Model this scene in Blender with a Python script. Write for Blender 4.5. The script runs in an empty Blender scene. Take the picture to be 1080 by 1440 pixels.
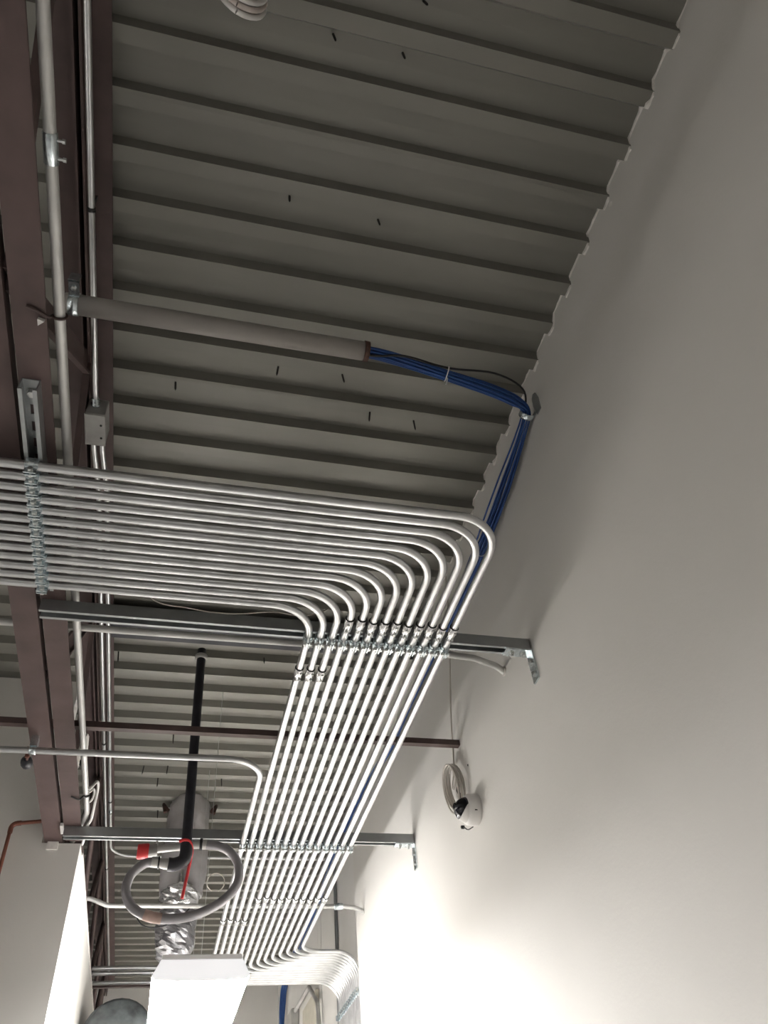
import bpy, math, random
from mathutils import Vector, Matrix
random.seed(7)
scene = bpy.context.scene
col = scene.collection

# ------------------------------------------------------------------ camera
FPX, PITCH, YAW, ROLL = 1082.34, 0.798148, 0.315756, -0.113917
CAMZ = 1.6
fwd = Vector((0, math.cos(PITCH), math.sin(PITCH)))
rgt = Vector((1, 0, 0)); up = Vector((0, -math.sin(PITCH), math.cos(PITCH)))
r2 = math.cos(ROLL) * rgt + math.sin(ROLL) * up
u2 = -math.sin(ROLL) * rgt + math.cos(ROLL) * up
Rz = Matrix.Rotation(-YAW, 3, 'Z')
r2, u2, fwd = Rz @ r2, Rz @ u2, Rz @ fwd
cam_data = bpy.data.cameras.new('camera')
cam = bpy.data.objects.new('camera', cam_data)
col.objects.link(cam)
m = Matrix((r2, u2, -fwd)).transposed().to_4x4()
m.translation = Vector((0, 0, CAMZ))
cam.matrix_world = m
cam_data.sensor_fit = 'VERTICAL'
cam_data.sensor_height = 24.0
cam_data.lens = 24.0 * FPX / 1440.0
cam_data.clip_start = 0.02
scene.camera = cam

# ------------------------------------------------------------------ world, exposure
world = bpy.data.worlds.new('world'); scene.world = world
world.use_nodes = True
bg = world.node_tree.nodes['Background']
bg.inputs[0].default_value = (0.9, 0.95, 1.0, 1); bg.inputs[1].default_value = 0.02
scene.view_settings.view_transform = 'Standard'
scene.view_settings.look = 'None'
scene.view_settings.exposure = 0.08
scene.view_settings.gamma = 1.0
scene.view_settings.use_curve_mapping = False
LAMP = 145.0          # emission of the fixture's bottom lens
LAMP_SIDE = 38.0     # its dimmer side lens
LAMP_FILL = 30.0     # fill fixtures added out of view

# ------------------------------------------------------------------ materials
def mat(name, color, rough=0.6, metal=0.0, var=0.0, scale=20.0, bump=0.0, bscale=80.0, emit=0.0, spec=0.5, stretch=None):
    M = bpy.data.materials.new(name); M.use_nodes = True
    nt = M.node_tree; b = nt.nodes['Principled BSDF']
    b.inputs['Base Color'].default_value = (*color, 1)
    b.inputs['Roughness'].default_value = rough
    b.inputs['Metallic'].default_value = metal
    b.inputs['Specular IOR Level'].default_value = spec
    if emit:
        b.inputs['Emission Color'].default_value = (*color, 1)
        b.inputs['Emission Strength'].default_value = emit
    if var or bump:
        tc = nt.nodes.new('ShaderNodeTexCoord'); src = tc.outputs['Object']
        if stretch:
            mp = nt.nodes.new('ShaderNodeMapping'); mp.inputs['Scale'].default_value = stretch
            nt.links.new(src, mp.inputs[0]); src = mp.outputs[0]
    if var:
        n = nt.nodes.new('ShaderNodeTexNoise'); n.inputs['Scale'].default_value = scale
        n.inputs['Detail'].default_value = 5.0
        nt.links.new(src, n.inputs['Vector'])
        r = nt.nodes.new('ShaderNodeValToRGB')
        r.color_ramp.elements[0].position = 0.32; r.color_ramp.elements[1].position = 0.7
        r.color_ramp.elements[0].color = (*[c * (1 - var) for c in color], 1)
        r.color_ramp.elements[1].color = (*[min(1, c * (1 + var)) for c in color], 1)
        nt.links.new(n.outputs['Fac'], r.inputs[0]); nt.links.new(r.outputs[0], b.inputs['Base Color'])
    if bump:
        n2 = nt.nodes.new('ShaderNodeTexNoise'); n2.inputs['Scale'].default_value = bscale
        n2.inputs['Detail'].default_value = 3.0
        nt.links.new(src, n2.inputs['Vector'])
        bp = nt.nodes.new('ShaderNodeBump'); bp.inputs['Strength'].default_value = bump
        bp.inputs['Distance'].default_value = 0.004
        nt.links.new(n2.outputs['Fac'], bp.inputs['Height']); nt.links.new(bp.outputs[0], b.inputs['Normal'])
    return M

M = dict(
    wall=mat('painted_drywall', (0.72, 0.70, 0.665), 0.75, var=0.03, scale=1.5, bump=0.12, bscale=90),
    wall2=mat('panel_drywall', (0.74, 0.725, 0.70), 0.75, var=0.05, scale=2, bump=0.1, bscale=90),
    edge=mat('raw_drywall_edge', (0.84, 0.81, 0.77), 0.9, var=0.12, scale=40),
    floor=mat('concrete_floor', (0.20, 0.195, 0.185), 0.6, var=0.15, scale=3),
    deck=mat('galvanized_deck', (0.225, 0.217, 0.193), 0.42, 0.15, var=0.08, scale=2.2, bump=0.05, bscale=30, stretch=(0.4, 2.5, 1)),
    joist=mat('red_oxide_primer', (0.082, 0.052, 0.048), 0.6, var=0.22, scale=9, bump=0.1, bscale=60),
    conduit=mat('galvanized_conduit', (0.66, 0.665, 0.67), 0.28, 0.9, var=0.12, scale=14, bump=0.03, bscale=120),
    oldpipe=mat('dull_conduit', (0.52, 0.515, 0.50), 0.5, 0.5, var=0.12, scale=10),
    sleeve=mat('grey_sleeve', (0.40, 0.375, 0.35), 0.55, 0.2, var=0.08, scale=8),
    zinc=mat('zinc_plate', (0.68, 0.75, 0.78), 0.25, 0.9, var=0.22, scale=70),
    coupling=mat('coupling_steel', (0.86, 0.86, 0.86), 0.22, 0.9, var=0.08, scale=60),
    strut=mat('strut_steel', (0.36, 0.375, 0.38), 0.38, 0.75, var=0.1, scale=15),
    bolt=mat('bolt_steel', (0.60, 0.61, 0.60), 0.3, 0.9),
    box=mat('box_steel', (0.33, 0.325, 0.31), 0.55, 0.3, var=0.1, scale=20),
    blue=mat('blue_jacket', (0.016, 0.07, 0.26), 0.5, var=0.15, scale=20),
    black=mat('black_jacket', (0.012, 0.012, 0.014), 0.5),
    blacksteel=mat('black_steel', (0.014, 0.014, 0.02), 0.5, 0.0, var=0.3, scale=20),
    white=mat('white_plastic', (0.72, 0.70, 0.68), 0.5),
    ivory=mat('ivory_cable', (0.55, 0.51, 0.46), 0.55, var=0.06, scale=30),
    coil=mat('coil_jacket', (0.60, 0.53, 0.49), 0.6, var=0.08, scale=60),
    dome=mat('smoked_dome', (0.008, 0.008, 0.012), 0.08),
    copper=mat('copper', (0.22, 0.085, 0.06), 0.4, 0.4, var=0.2, scale=15),
    red=mat('red_plastic', (0.62, 0.035, 0.04), 0.45),
    orange=mat('tape_label', (0.42, 0.30, 0.26), 0.7, var=0.3, scale=20),
    rust=mat('bushing_rust', (0.075, 0.035, 0.025), 0.7, var=0.4, scale=60),
    foil=mat('foil_facing', (0.56, 0.54, 0.55), 0.42, 0.6, var=0.12, scale=12, bump=0.9, bscale=22),
    tape=mat('shiny_foil_tape', (0.80, 0.80, 0.82), 0.2, 0.9, bump=1.0, bscale=30),
    lowfoil=mat('wrinkled_foil', (0.36, 0.36, 0.38), 0.3, 0.85, bump=1.0, bscale=26),
    bag=mat('grey_end_wrap', (0.12, 0.135, 0.14), 0.3, 0.3, var=0.5, scale=12, bump=0.8, bscale=25),
    beige=mat('beige_board', (0.55, 0.52, 0.44), 0.7, var=0.08, scale=20),
    spiral=mat('spiral_duct', (0.20, 0.22, 0.23), 0.35, 0.75, var=0.25, scale=9),
    screw=mat('dark_screw', (0.02, 0.017, 0.015), 0.6),
    hole=mat('dark_hole', (0.01, 0.01, 0.01), 0.9),
    housing=mat('lamp_housing', (0.80, 0.80, 0.80), 0.4),
    lens=mat('lamp_lens', (1.0, 0.985, 0.97), 0.4, emit=LAMP),
    cap=mat('translucent_end_cap', (0.85, 0.85, 0.87), 0.4, emit=0.6),
    lens_side=mat('lamp_lens_side', (1.0, 0.985, 0.97), 0.4, emit=LAMP_SIDE),
    lens_fill_side=mat('fill_lens_side', (1.0, 0.985, 0.97), 0.4, emit=LAMP_FILL * 0.12),
    lens_fill_far=mat('fill_lens_far', (1.0, 0.985, 0.97), 0.4, emit=LAMP * 0.55),
    lens_fill=mat('fill_lens', (1.0, 0.985, 0.97), 0.4, emit=LAMP_FILL),
)
# braided hose: fine helical braid as a bump
def hose_mat():
    m_ = mat('braided_hose', (0.27, 0.26, 0.275), 0.42, 0.55)
    nt = m_.node_tree; b = nt.nodes['Principled BSDF']
    tc = nt.nodes.new('ShaderNodeTexCoord')
    w = nt.nodes.new('ShaderNodeTexChecker'); w.inputs['Scale'].default_value = 380
    nt.links.new(tc.outputs['Object'], w.inputs['Vector'])
    bp = nt.nodes.new('ShaderNodeBump'); bp.inputs['Strength'].default_value = 0.35; bp.inputs['Distance'].default_value = 0.002
    nt.links.new(w.outputs['Fac'], bp.inputs['Height']); nt.links.new(bp.outputs[0], b.inputs['Normal'])
    return m_
M['hose'] = hose_mat()

# ------------------------------------------------------------------ mesh helpers
class MB:
    def __init__(s): s.v = []; s.f = []; s.smooth = []
    def add(s, vs, fs, smooth=False):
        o = len(s.v); s.v += [tuple(v) for v in vs]
        s.f += [tuple(i + o for i in f) for f in fs]; s.smooth += [smooth] * len(fs)
        return s
    def box(s, x0, x1, y0, y1, z0, z1):
        vs = [(x, y, z) for x in (x0, x1) for y in (y0, y1) for z in (z0, z1)]
        return s.add(vs, [(0, 1, 3, 2), (4, 6, 7, 5), (0, 4, 5, 1), (2, 3, 7, 6), (0, 2, 6, 4), (1, 5, 7, 3)])
    def bevbox(s, x0, x1, y0, y1, z0, z1, b):
        # box with chamfered vertical and horizontal edges (octagonal rings)
        def ring(z, i):
            return [(x0 + b + i, y0 + i, z), (x1 - b - i, y0 + i, z), (x1 - i, y0 + b + i, z), (x1 - i, y1 - b - i, z),
                    (x1 - b - i, y1 - i, z), (x0 + b + i, y1 - i, z), (x0 + i, y1 - b - i, z), (x0 + i, y0 + b + i, z)]
        R = [ring(z0, b), ring(z0 + b, 0), ring(z1 - b, 0), ring(z1, b)]
        vs = sum(R, []); fs = [tuple(range(7, -1, -1)), tuple(range(24, 32))]
        for k in range(3):
            for i in range(8):
                j = (i + 1) % 8
                fs.append((k * 8 + i, k * 8 + j, (k + 1) * 8 + j, (k + 1) * 8 + i))
        return s.add(vs, fs)
    def tube(s, pts, r, seg=10, caps=True, smooth=True):
        pts = [Vector(p) for p in pts]; n = len(pts)
        rs = r if isinstance(r, (list, tuple)) else [r] * n
        T = []
        for i in range(n):
            a = pts[max(0, i - 1)]; b = pts[min(n - 1, i + 1)]
            T.append((b - a).normalized())
        N = T[0].orthogonal().normalized(); vs = []
        for i in range(n):
            if i:
                N = N - N.dot(T[i]) * T[i]
                N = N.normalized() if N.length > 1e-6 else T[i].orthogonal().normalized()
            B = T[i].cross(N)
            for k in range(seg):
                a = 2 * math.pi * k / seg
                vs.append(pts[i] + rs[i] * (math.cos(a) * N + math.sin(a) * B))
        fs = []
        for i in range(n - 1):
            for k in range(seg):
                j = (k + 1) % seg
                fs.append((i * seg + k, i * seg + j, (i + 1) * seg + j, (i + 1) * seg + k))
        s.add(vs, fs, smooth)
        if caps:
            s.add(vs[:seg], [tuple(range(seg - 1, -1, -1))]); s.add(vs[-seg:], [tuple(range(seg))])
        return s
    def lathe(s, prof, seg=20, axis='Z', at=(0, 0, 0), smooth=True):
        # prof: (radius, height) list; axis: direction of height
        vs = []
        for r, h in prof:
            for k in range(seg):
                a = 2 * math.pi * k / seg; c, d = r * math.cos(a), r * math.sin(a)
                p = {'Z': (c, d, h), 'X': (h, c, d), '-X': (-h, d, c), 'Y': (d, h, c)}[axis]
                vs.append((p[0] + at[0], p[1] + at[1], p[2] + at[2]))
        fs = []
        for i in range(len(prof) - 1):
            for k in range(seg):
                j = (k + 1) % seg
                fs.append((i * seg + k, i * seg + j, (i + 1) * seg + j, (i + 1) * seg + k))
        s.add(vs, fs, smooth)
        n = len(prof)
        s.add(vs[:seg], [tuple(range(seg - 1, -1, -1))]); s.add(vs[-seg:], [tuple(range(seg))])
        return s
    def prism(s, poly, axis, a0, a1):
        # poly: 2D outline; extruded along axis from a0 to a1
        def P(u, v, a):
            return {'X': (a, u, v), 'Y': (u, a, v), 'Z': (u, v, a)}[axis]
        n = len(poly)
        vs = [P(u, v, a0) for u, v in poly] + [P(u, v, a1) for u, v in poly]
        fs = [(i, (i + 1) % n, n + (i + 1) % n, n + i) for i in range(n)]
        fs += [tuple(range(n - 1, -1, -1)), tuple(range(n, 2 * n))]
        return s.add(vs, fs)
    def mesh(s, name, material):
        me = bpy.data.meshes.new(name); me.from_pydata(s.v, [], s.f)
        me.polygons.foreach_set('use_smooth', s.smooth)
        me.update()
        import bmesh
        bm = bmesh.new(); bm.from_mesh(me); bmesh.ops.recalc_face_normals(bm, faces=bm.faces); bm.to_mesh(me); bm.free()
        if material: me.materials.append(material)
        return me

def tag(o, label=None, cat=None, group=None, kind=None):
    if label: o['label'] = label
    if cat: o['category'] = cat
    if group: o['group'] = group
    if kind: o['kind'] = kind
    return o
def link(name, me, parent=None, loc=None, rot=None):
    """loc is a world location; parents never rotate"""
    o = bpy.data.objects.new(name, me); col.objects.link(o)
    p = Vector(loc) if loc is not None else Vector((0, 0, 0))
    q = parent
    while q is not None:
        p = p - q.location; q = q.parent
    if parent: o.parent = parent
    o.location = p
    if rot: o.rotation_euler = rot
    return o
def thing(name, label, cat, loc, group=None, kind=None):
    o = bpy.data.objects.new(name, None); col.objects.link(o); o.location = loc
    o.empty_display_size = 0.05
    return tag(o, label, cat, group, kind)
def part(name, mb, material, parent):
    return link(name, mb.mesh(name, material), parent)
def single(name, mb, material, label, cat, group=None, kind=None):
    return tag(link(name, mb.mesh(name, material)), label, cat, group, kind)
def fillet(pts, R, n=10):
    pts = [Vector(p) for p in pts]; out = [pts[0]]
    for i in range(1, len(pts) - 1):
        a, b, c = pts[i - 1], pts[i], pts[i + 1]
        d1 = (a - b).normalized(); d2 = (c - b).normalized()
        ang = d1.angle(d2)
        if ang > 3.1: continue
        t = min(R / math.tan(ang / 2), (a - b).length * 0.49 if i > 1 else (a - b).length, (c - b).length * (0.49 if i < len(pts) - 2 else 1))
        Rr = t * math.tan(ang / 2)
        bis = (d1 + d2).normalized(); cen = b + bis * (Rr / math.sin(ang / 2))
        s, e = b + d1 * t - cen, b + d2 * t - cen
        om = s.angle(e)
        for k in range(n + 1):
            f = k / n
            out.append(cen + (math.sin((1 - f) * om) * s + math.sin(f * om) * e) / math.sin(om))
    out.append(pts[-1]); return out
def smoothpath(pts, n=8):
    pts = [Vector(p) for p in pts]; P = [2 * pts[0] - pts[1]] + pts + [2 * pts[-1] - pts[-2]]; out = []
    for i in range(1, len(P) - 2):
        for k in range(n):
            t = k / n; a, b, c, d = P[i - 1], P[i], P[i + 1], P[i + 2]
            out.append(0.5 * ((2 * b) + (c - a) * t + (2 * a - 5 * b + 4 * c - d) * t * t + (3 * b - a - 3 * c + d) * t ** 3))
    out.append(pts[-1]); return out

# ------------------------------------------------------------------ dimensions
XW = 1.0954                 # face of the right wall
XR = 1.195                  # face of the recessed wall beyond the corner
YC = 4.76                   # where the right wall steps back
ZD = 3.9563                 # underside of the deck ribs
DEPTH = 0.038; PITCHR = 0.1524; Y0 = 0.5795
YL = 3.617                  # wall facing us under the joist end
XL = -0.397                 # return wall
YF = 8.85                   # far wall
ZC = 3.078; RC = 0.0117     # conduit axis height and radius
ZS0, ZS1 = 3.090, 3.131     # strut channel

# ================================================================== STRUCTURE
single('floor', MB().box(-4.0, 1.3, -3.6, YF + 0.1, -0.1, 0.0), M['floor'], 'grey concrete floor of the room', 'floor', kind='structure')
wr = single('wall_right', MB().box(XW, XR - 0.002, -3.6, YC, 0, ZD + DEPTH), M['wall'], 'tall beige painted wall carrying the dome camera and brackets', 'wall', kind='structure')
rec = single('wall_recess', MB().box(XR + 0.013, XR + 0.1, YC - 0.06, YF, 0, ZD + DEPTH), M['hole'], 'recessed grey panelled wall behind the conduit drop', 'wall', kind='structure')
for a, b in ((YC - 0.06, 6.425), (6.445, 6.585), (6.589, YF)):
    part('panel', MB().box(XR, XR + 0.0125, a, b, 0, ZD + DEPTH), M['wall2'], rec)
single('wall_far', MB().box(-1.7, 1.3, YF, YF + 0.1, 0, ZD + DEPTH), M['wall2'], 'far end wall beneath the metal deck', 'wall', kind='structure')
# wall facing us: full height left of the joist, stops under the joist chords
single('wall_left', MB().prism([(-4.0, 0), (XL, 0), (XL, 3.129), (-0.56, 3.129), (-0.56, ZD), (-4.0, ZD)], 'Y', YL, YL + 0.12),
       M['wall'], 'beige painted wall on which the brown joist ends', 'wall', kind='structure')
single('wall_return', MB().box(XL - 0.12, XL, YL + 0.121, YF, 0, 3.135), M['wall'], 'low topped side wall lit white by the hanging light', 'wall', kind='structure')
single('wall_outer', MB().box(-4.1, -4.0, -3.6, YL + 0.12, 0, ZD + DEPTH), M['wall'], 'beige painted wall far beyond the joist', 'wall', kind='structure')
single('wall_back', MB().box(-4.0, XW, -3.7, -3.6, 0, ZD + DEPTH), M['wall'], 'beige painted wall behind the viewer', 'wall', kind='structure')
single('wall_plenum', MB().box(-1.8, -1.7, YL + 0.12, YF, 2.9, ZD + DEPTH), M['wall2'], 'dark wall closing the space above the side wall', 'wall', kind='structure')
single('trim_1', MB().box(XL - 0.13, XL + 0.004, YL + 0.13, YF - 0.01, 3.128, 3.142), M['edge'], 'raw white drywall top edge of the low side wall', 'trim', kind='structure')

# ribbed deck: sheets of six ribs
ceil = thing('ceiling', 'ribbed galvanized metal roof deck', 'ceiling', (0, 0, ZD), kind='structure')
def sheet_mesh():
    prof = []
    for k in range(6):
        y = k * PITCHR
        prof += [(y, 0), (y + 0.0445, 0), (y + 0.054, DEPTH), (y + 0.098, DEPTH - 0.0012), (y + 0.1425, DEPTH)]
    prof.append((6 * PITCHR, 0)); prof.append((6 * PITCHR + 0.012, -0.0012))
    n = len(prof); xs = (-4.0, XR + 0.005)
    vs = [(x, y, z) for x in xs for y, z in prof] + [(x, y, z + 0.0018) for x in xs for y, z in prof]
    fs = []
    for i in range(n - 1):
        fs.append((i, i + 1, n + i + 1, n + i)); fs.append((2 * n + i, 3 * n + i, 3 * n + i + 1, 2 * n + i + 1))
        for o in (0, n): fs.append((o + i, o + 2 * n + i, o + 2 * n + i + 1, o + i + 1))
    for i in (0, n - 1): fs.append((i, n + i, 3 * n + i, 2 * n + i))
    return MB().add(vs, fs).mesh('deck_sheet', M['deck'])
sm = sheet_mesh()
for k in range(-5, 10):
    y = Y0 + (6 * k + 1) * PITCHR
    if y > YF: break
    link('deck_sheet', sm, ceil, (0, y, ZD))
# roofing screws through the deck
scr = MB().lathe([(0.0035, 0.0), (0.0035, -0.045), (0.0008, -0.058)], 6).mesh('screw', M['screw'])
for x, y in [(0.391, 0.366), (0.172, 0.493), (0.367, 0.496), (0.122, 0.948), (0.406, 0.965), (-0.179, 1.672), (0.171, 1.542), (0.402, 1.533),
             (0.538, 1.68), (0.713, 1.69), (-0.371, 3.329), (-0.069, 4.089), (0.344, 3.322), (-0.226, 4.535), (-0.086, 4.524),
             (-0.139, 4.683), (0.247, 4.654), (-0.124, 5.125)]:
    ph = (y - Y0) % PITCHR
    z = ZD + (0.001 if ph < 0.05 else DEPTH)
    link('screw', scr, ceil, (x, y, z), (random.uniform(-.12, .12), random.uniform(-.12, .12), 0))

# ragged drywall edge along the deck profile
def deck_z(y):
    ph = (y - Y0) % PITCHR
    if ph < 0.0445: return 0
    if ph < 0.054: return DEPTH * (ph - 0.0445) / 0.0095
    if ph < 0.1425: return DEPTH
    return DEPTH * (PITCHR - ph) / 0.0099
eb = MB(); y = -0.2; h = 0.006; prev = None
while y < YC - 0.02:
    ph = (y - Y0) % PITCHR
    base = 0.009 if ph < 0.054 else 0.004
    h = 0.55 * h + 0.45 * base * random.uniform(0.2, 2.2)
    zt = ZD + deck_z(y) + 0.003; zb = ZD + deck_z(y) - h
    t = random.uniform(0.003, 0.007) + (0.006 if 0.03 < ph < 0.06 and random.random() < 0.5 else 0)
    cur = [(XW + 0.001, y, zt), (XW - t, y, zt), (XW - t * 0.8, y, zb), (XW + 0.001, y, zb - 0.001)]
    if prev: eb.add(prev + cur, [(0, 1, 5, 4), (1, 2, 6, 5), (2, 3, 7, 6)])
    prev = cur; y += random.uniform(0.006, 0.014) if 0.03 < ph < 0.06 else random.uniform(0.01, 0.022)
part('ragged_edge', eb, M['edge'], wr)
# small hole punched in the drywall near the camera; pale disc painting light through an opening
part('screw_hole', MB().lathe([(0.004, 0.0), (0.004, 0.003)], 8, '-X', (XW + 0.0015, 2.657, 3.06)), M['hole'], wr)
part('lit_opening_disc', MB().lathe([(0.009, 0.0), (0.008, 0.002)], 7, '-X', (XW + 0.001, 0.745, 3.925)), M['edge'], wr)

# ================================================================== STEEL JOIST
j = thing('bar_joist', 'brown primed open web steel joist with paired angle chords', 'joist', (-0.47, YL, 3.131))
def angle(x0, x1, zf, zt, inner, t, y0, y1):
    """flange at zf between x0 and x1, upright leg at x = inner going to zt"""
    mb = MB(); s = 1 if zt > zf else -1
    mb.box(x0, x1, y0, y1, min(zf, zf + s * t), max(zf, zf + s * t))
    xi = (inner - t, inner) if abs(inner - x1) < 1e-6 else (inner, inner + t)
    mb.box(xi[0], xi[1], y0, y1, min(zf + s * t, zt), max(zf + s * t, zt))
    return mb
part('bottom_chord', angle(-0.549, -0.475, 3.1315, 3.170, -0.475, 0.007, -3.6, YL + 0.06), M['joist'], j)
part('bottom_chord', angle(-0.462, -0.392, 3.1315, 3.170, -0.462, 0.007, -3.6, YL - 0.02), M['joist'], j)
part('top_chord', angle(-0.549, -0.475, ZD - 0.001, 3.886, -0.475, 0.007, -3.6, YF), M['joist'], j)
part('top_chord', angle(-0.462, -0.392, ZD - 0.001, 3.886, -0.462, 0.007, -3.6, YF), M['joist'], j)
web_y = [(-3.4, 0.0), (-2.75, 1)]
ys = [-3.3, -2.6, -1.9, -1.2, -0.5, 0.2, 0.9, 1.62, 2.34, 2.95, 3.55]
for k in range(len(ys) - 1):
    a, b = (ys[k], 3.17), (ys[k + 1], 3.91)
    if k % 2: a, b = (ys[k], 3.91), (ys[k + 1], 3.17)
    d = Vector((0, b[0] - a[0], b[1] - a[1])).normalized(); nrm = Vector((0, -d.z, d.y)) * 0.036
    A, B = Vector((0, a[0], a[1])), Vector((0, b[0], b[1]))
    vs = []
    for x in (-0.474, -0.463):
        for p in (A - nrm, A + nrm, B + nrm, B - nrm): vs.append((x, p.y, p.z))
    wb = MB().add(vs, [(0, 1, 2, 3), (4, 7, 6, 5), (0, 4, 5, 1), (1, 5, 6, 2), (2, 6, 7, 3), (3, 7, 4, 0)])
    # outstanding leg of the web angle
    vs = []
    for x in (-0.463, -0.452):
        for p in (A - nrm, A - nrm * 0.75, B - nrm * 0.75, B - nrm): vs.append((x, p.y, p.z))
    wb.add(vs, [(0, 1, 2, 3), (4, 7, 6, 5), (0, 4, 5, 1), (1, 5, 6, 2), (2, 6, 7, 3), (3, 7, 4, 0)])
    part('web_member', wb, M['joist'], j)
for k in range(4):   # joist webs beyond the wall
    a, b = (YL + 0.3 + k * 1.2, 3.2), (YL + 0.9 + k * 1.2, 3.9)
    wb = MB().tube([(-0.468, a[0], a[1]), (-0.468, b[0], b[1])], 0.016, 8).tube([(-0.468, b[0], b[1]), (-0.468, b[0] + 0.6, a[1])], 0.016, 8)
    part('web_member', wb, M['joist'], j)
part('bottom_chord', MB().box(-0.545, XL - 0.01, YL + 0.13, YF - 0.02, 3.145, 3.205), M['joist'], j)
part('shim', MB().box(-0.535, -0.49, YL - 0.012, YL - 0.001, 3.098, 3.131), M['edge'], j)

# bridging angle
br = single('bridging_angle', MB().box(-3.98, XW - 0.001, 2.702, 2.7055, 3.172, 3.196).box(-3.98, XW - 0.001, 2.7055, 2.728, 3.172, 3.1755), M['joist'],
            'thin brown bridging angle crossing the joist to the wall', 'steel angle')
# beam shape at deck level, blackened to stand for a deep dark gap
bb = thing('gap_beam', 'black beam shape standing for a deep dark gap under the deck above the strut', 'beam', (0.35, 3.0, 3.85))
part('web', MB().box(-0.388, XW, 3.02, 3.03, 3.87, ZD), M['blacksteel'], bb)
part('bottom_flange', MB().box(-0.388, XW, 2.965, 3.085, 3.862, 3.87), M['blacksteel'], bb)
part('top_flange', MB().box(-0.388, XW, 2.965, 3.085, ZD - 0.0085, ZD - 0.0005), M['blacksteel'], bb)

# ================================================================== STRUT CHANNELS
T = 0.0027; W = 0.0413
def channel_poly():
    w = W / 2; z0, z1 = ZS0, ZS1; lip = 0.0095; ret = 0.007
    return [(-w, z1), (w, z1), (w, z0), (w - lip, z0), (w - lip, z0 + ret), (w - lip + T, z0 + ret), (w - lip + T, z0 + T), (w - T, z0 + T),
            (w - T, z1 - T), (-w + T, z1 - T), (-w + T, z0 + T), (-w + lip - T, z0 + T), (-w + lip - T, z0 + ret), (-w + lip, z0 + ret), (-w + lip, z0), (-w, z0)]
def l_bracket(parent, y):
    """zinc angle: leg under the channel, leg down the wall"""
    mb = MB()
    mb.box(XW - 0.096, XW - 0.0005, y - 0.0205, y + 0.0205, ZS0 - 0.0062, ZS0 - 0.0002)
    mb.box(XW - 0.0065, XW - 0.0005, y - 0.0205, y + 0.0205, ZS0 - 0.112, ZS0 - 0.0062)
    b = part('angle_bracket', mb, M['zinc'], parent)
    for dx in (0.03, 0.072):
        part('bolt', MB().lathe([(0.0125, 0), (0.0125, -0.002), (0.0095, -0.002), (0.0095, -0.008), (0.006, -0.0085), (0.006, -0.014)], 6, 'Z', (XW - dx, y, ZS0 - 0.0062), False), M['bolt'], b)
    for dz in (0.042, 0.085):
        part('bolt', MB().lathe([(0.0115, 0), (0.0115, 0.002), (0.009, 0.002), (0.009, 0.008)], 6, '-X', (XW - 0.0065, y, ZS0 - dz), False), M['bolt'], b)
def strut_x(y, label, xl=-0.458):
    t = thing('strut_channel', label, 'strut', (0.3, y, ZS0))
    mb = MB().prism([(p[0] + y, p[1]) for p in channel_poly()], 'X', xl, XW - 0.0075)
    part('channel', mb, M['strut'], t)
    l_bracket(t, y)
    for x in (-0.427, -0.51):
        if x > xl: part('bolt', MB().lathe([(0.011, 0), (0.011, -0.003), (0.008, -0.003), (0.008, -0.012)], 6, 'Z', (x, y, ZS1 - T)), M['bolt'], t)
    return t
YS1, YS2 = 1.945, 3.468
strut_x(YS1, 'grey strut channel crossing from joist to wall beside the conduit bends')
strut_x(YS2, 'grey strut channel crossing from joist to wall behind the braided hose')
# strut along the joist, slotted back seen from below
XS3 = -0.4335
t = thing('strut_channel', 'short slotted strut channel bolted lengthwise under the joist chord', 'strut', (XS3, 1.48, ZS0))
sy0, sy1 = 1.135, 1.835
mb = MB()
w = W / 2
for s in (-1, 1):
    x0, x1 = sorted((XS3 + s * w, XS3 + s * (w - T)))
    mb.box(x0, x1, sy0, sy1, ZS0, ZS1 - T)
    x0, x1 = sorted((XS3 + s * (w - T), XS3 + s * (w - 0.0095)))
    mb.box(x0, x1, sy0, sy1, ZS0, ZS0 + T)
    x0, x1 = sorted((XS3 + s * (w - 0.0095), XS3 + s * (w - 0.0095 + T)))
    mb.box(x0, x1, sy0, sy1, ZS0 + T, ZS0 + 0.007)
    x0, x1 = sorted((XS3 + s * w, XS3 + s * 0.007))
    mb.box(x0, x1, sy0, sy1, ZS1 - T, ZS1)
y = sy0; k = 0
while y < sy1 - 0.01:      # bridges between the slots
    b = min(sy1, y + (0.07 if k == 0 else 0.022)); mb.box(XS3 - 0.007, XS3 + 0.007, y, b, ZS1 - T, ZS1); y = b + 0.0285; k += 1
part('channel', mb, M['strut'], t)
part('bolt', MB().lathe([(0.013, 0), (0.013, -0.003), (0.0095, -0.003), (0.0095, -0.011)], 6, 'Z', (XS3, sy0 + 0.035, ZS1 - T), False), M['bolt'], t)
# strut on the recessed wall that carries the drop
ZW = 2.875
t = thing('strut_channel', 'strut channel on the recessed wall clamping the conduit drop', 'strut', (XR, 5.2, ZW))
poly = [(XR - (z - ZS0), ZW + u) for u, z in channel_poly()]
poly = [(XR - 0.041 + (z - ZS0), ZW + u) for u, z in channel_poly()]
part('channel', MB().prism(poly, 'Y', 4.86, 5.60), M['strut'], t)

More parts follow.
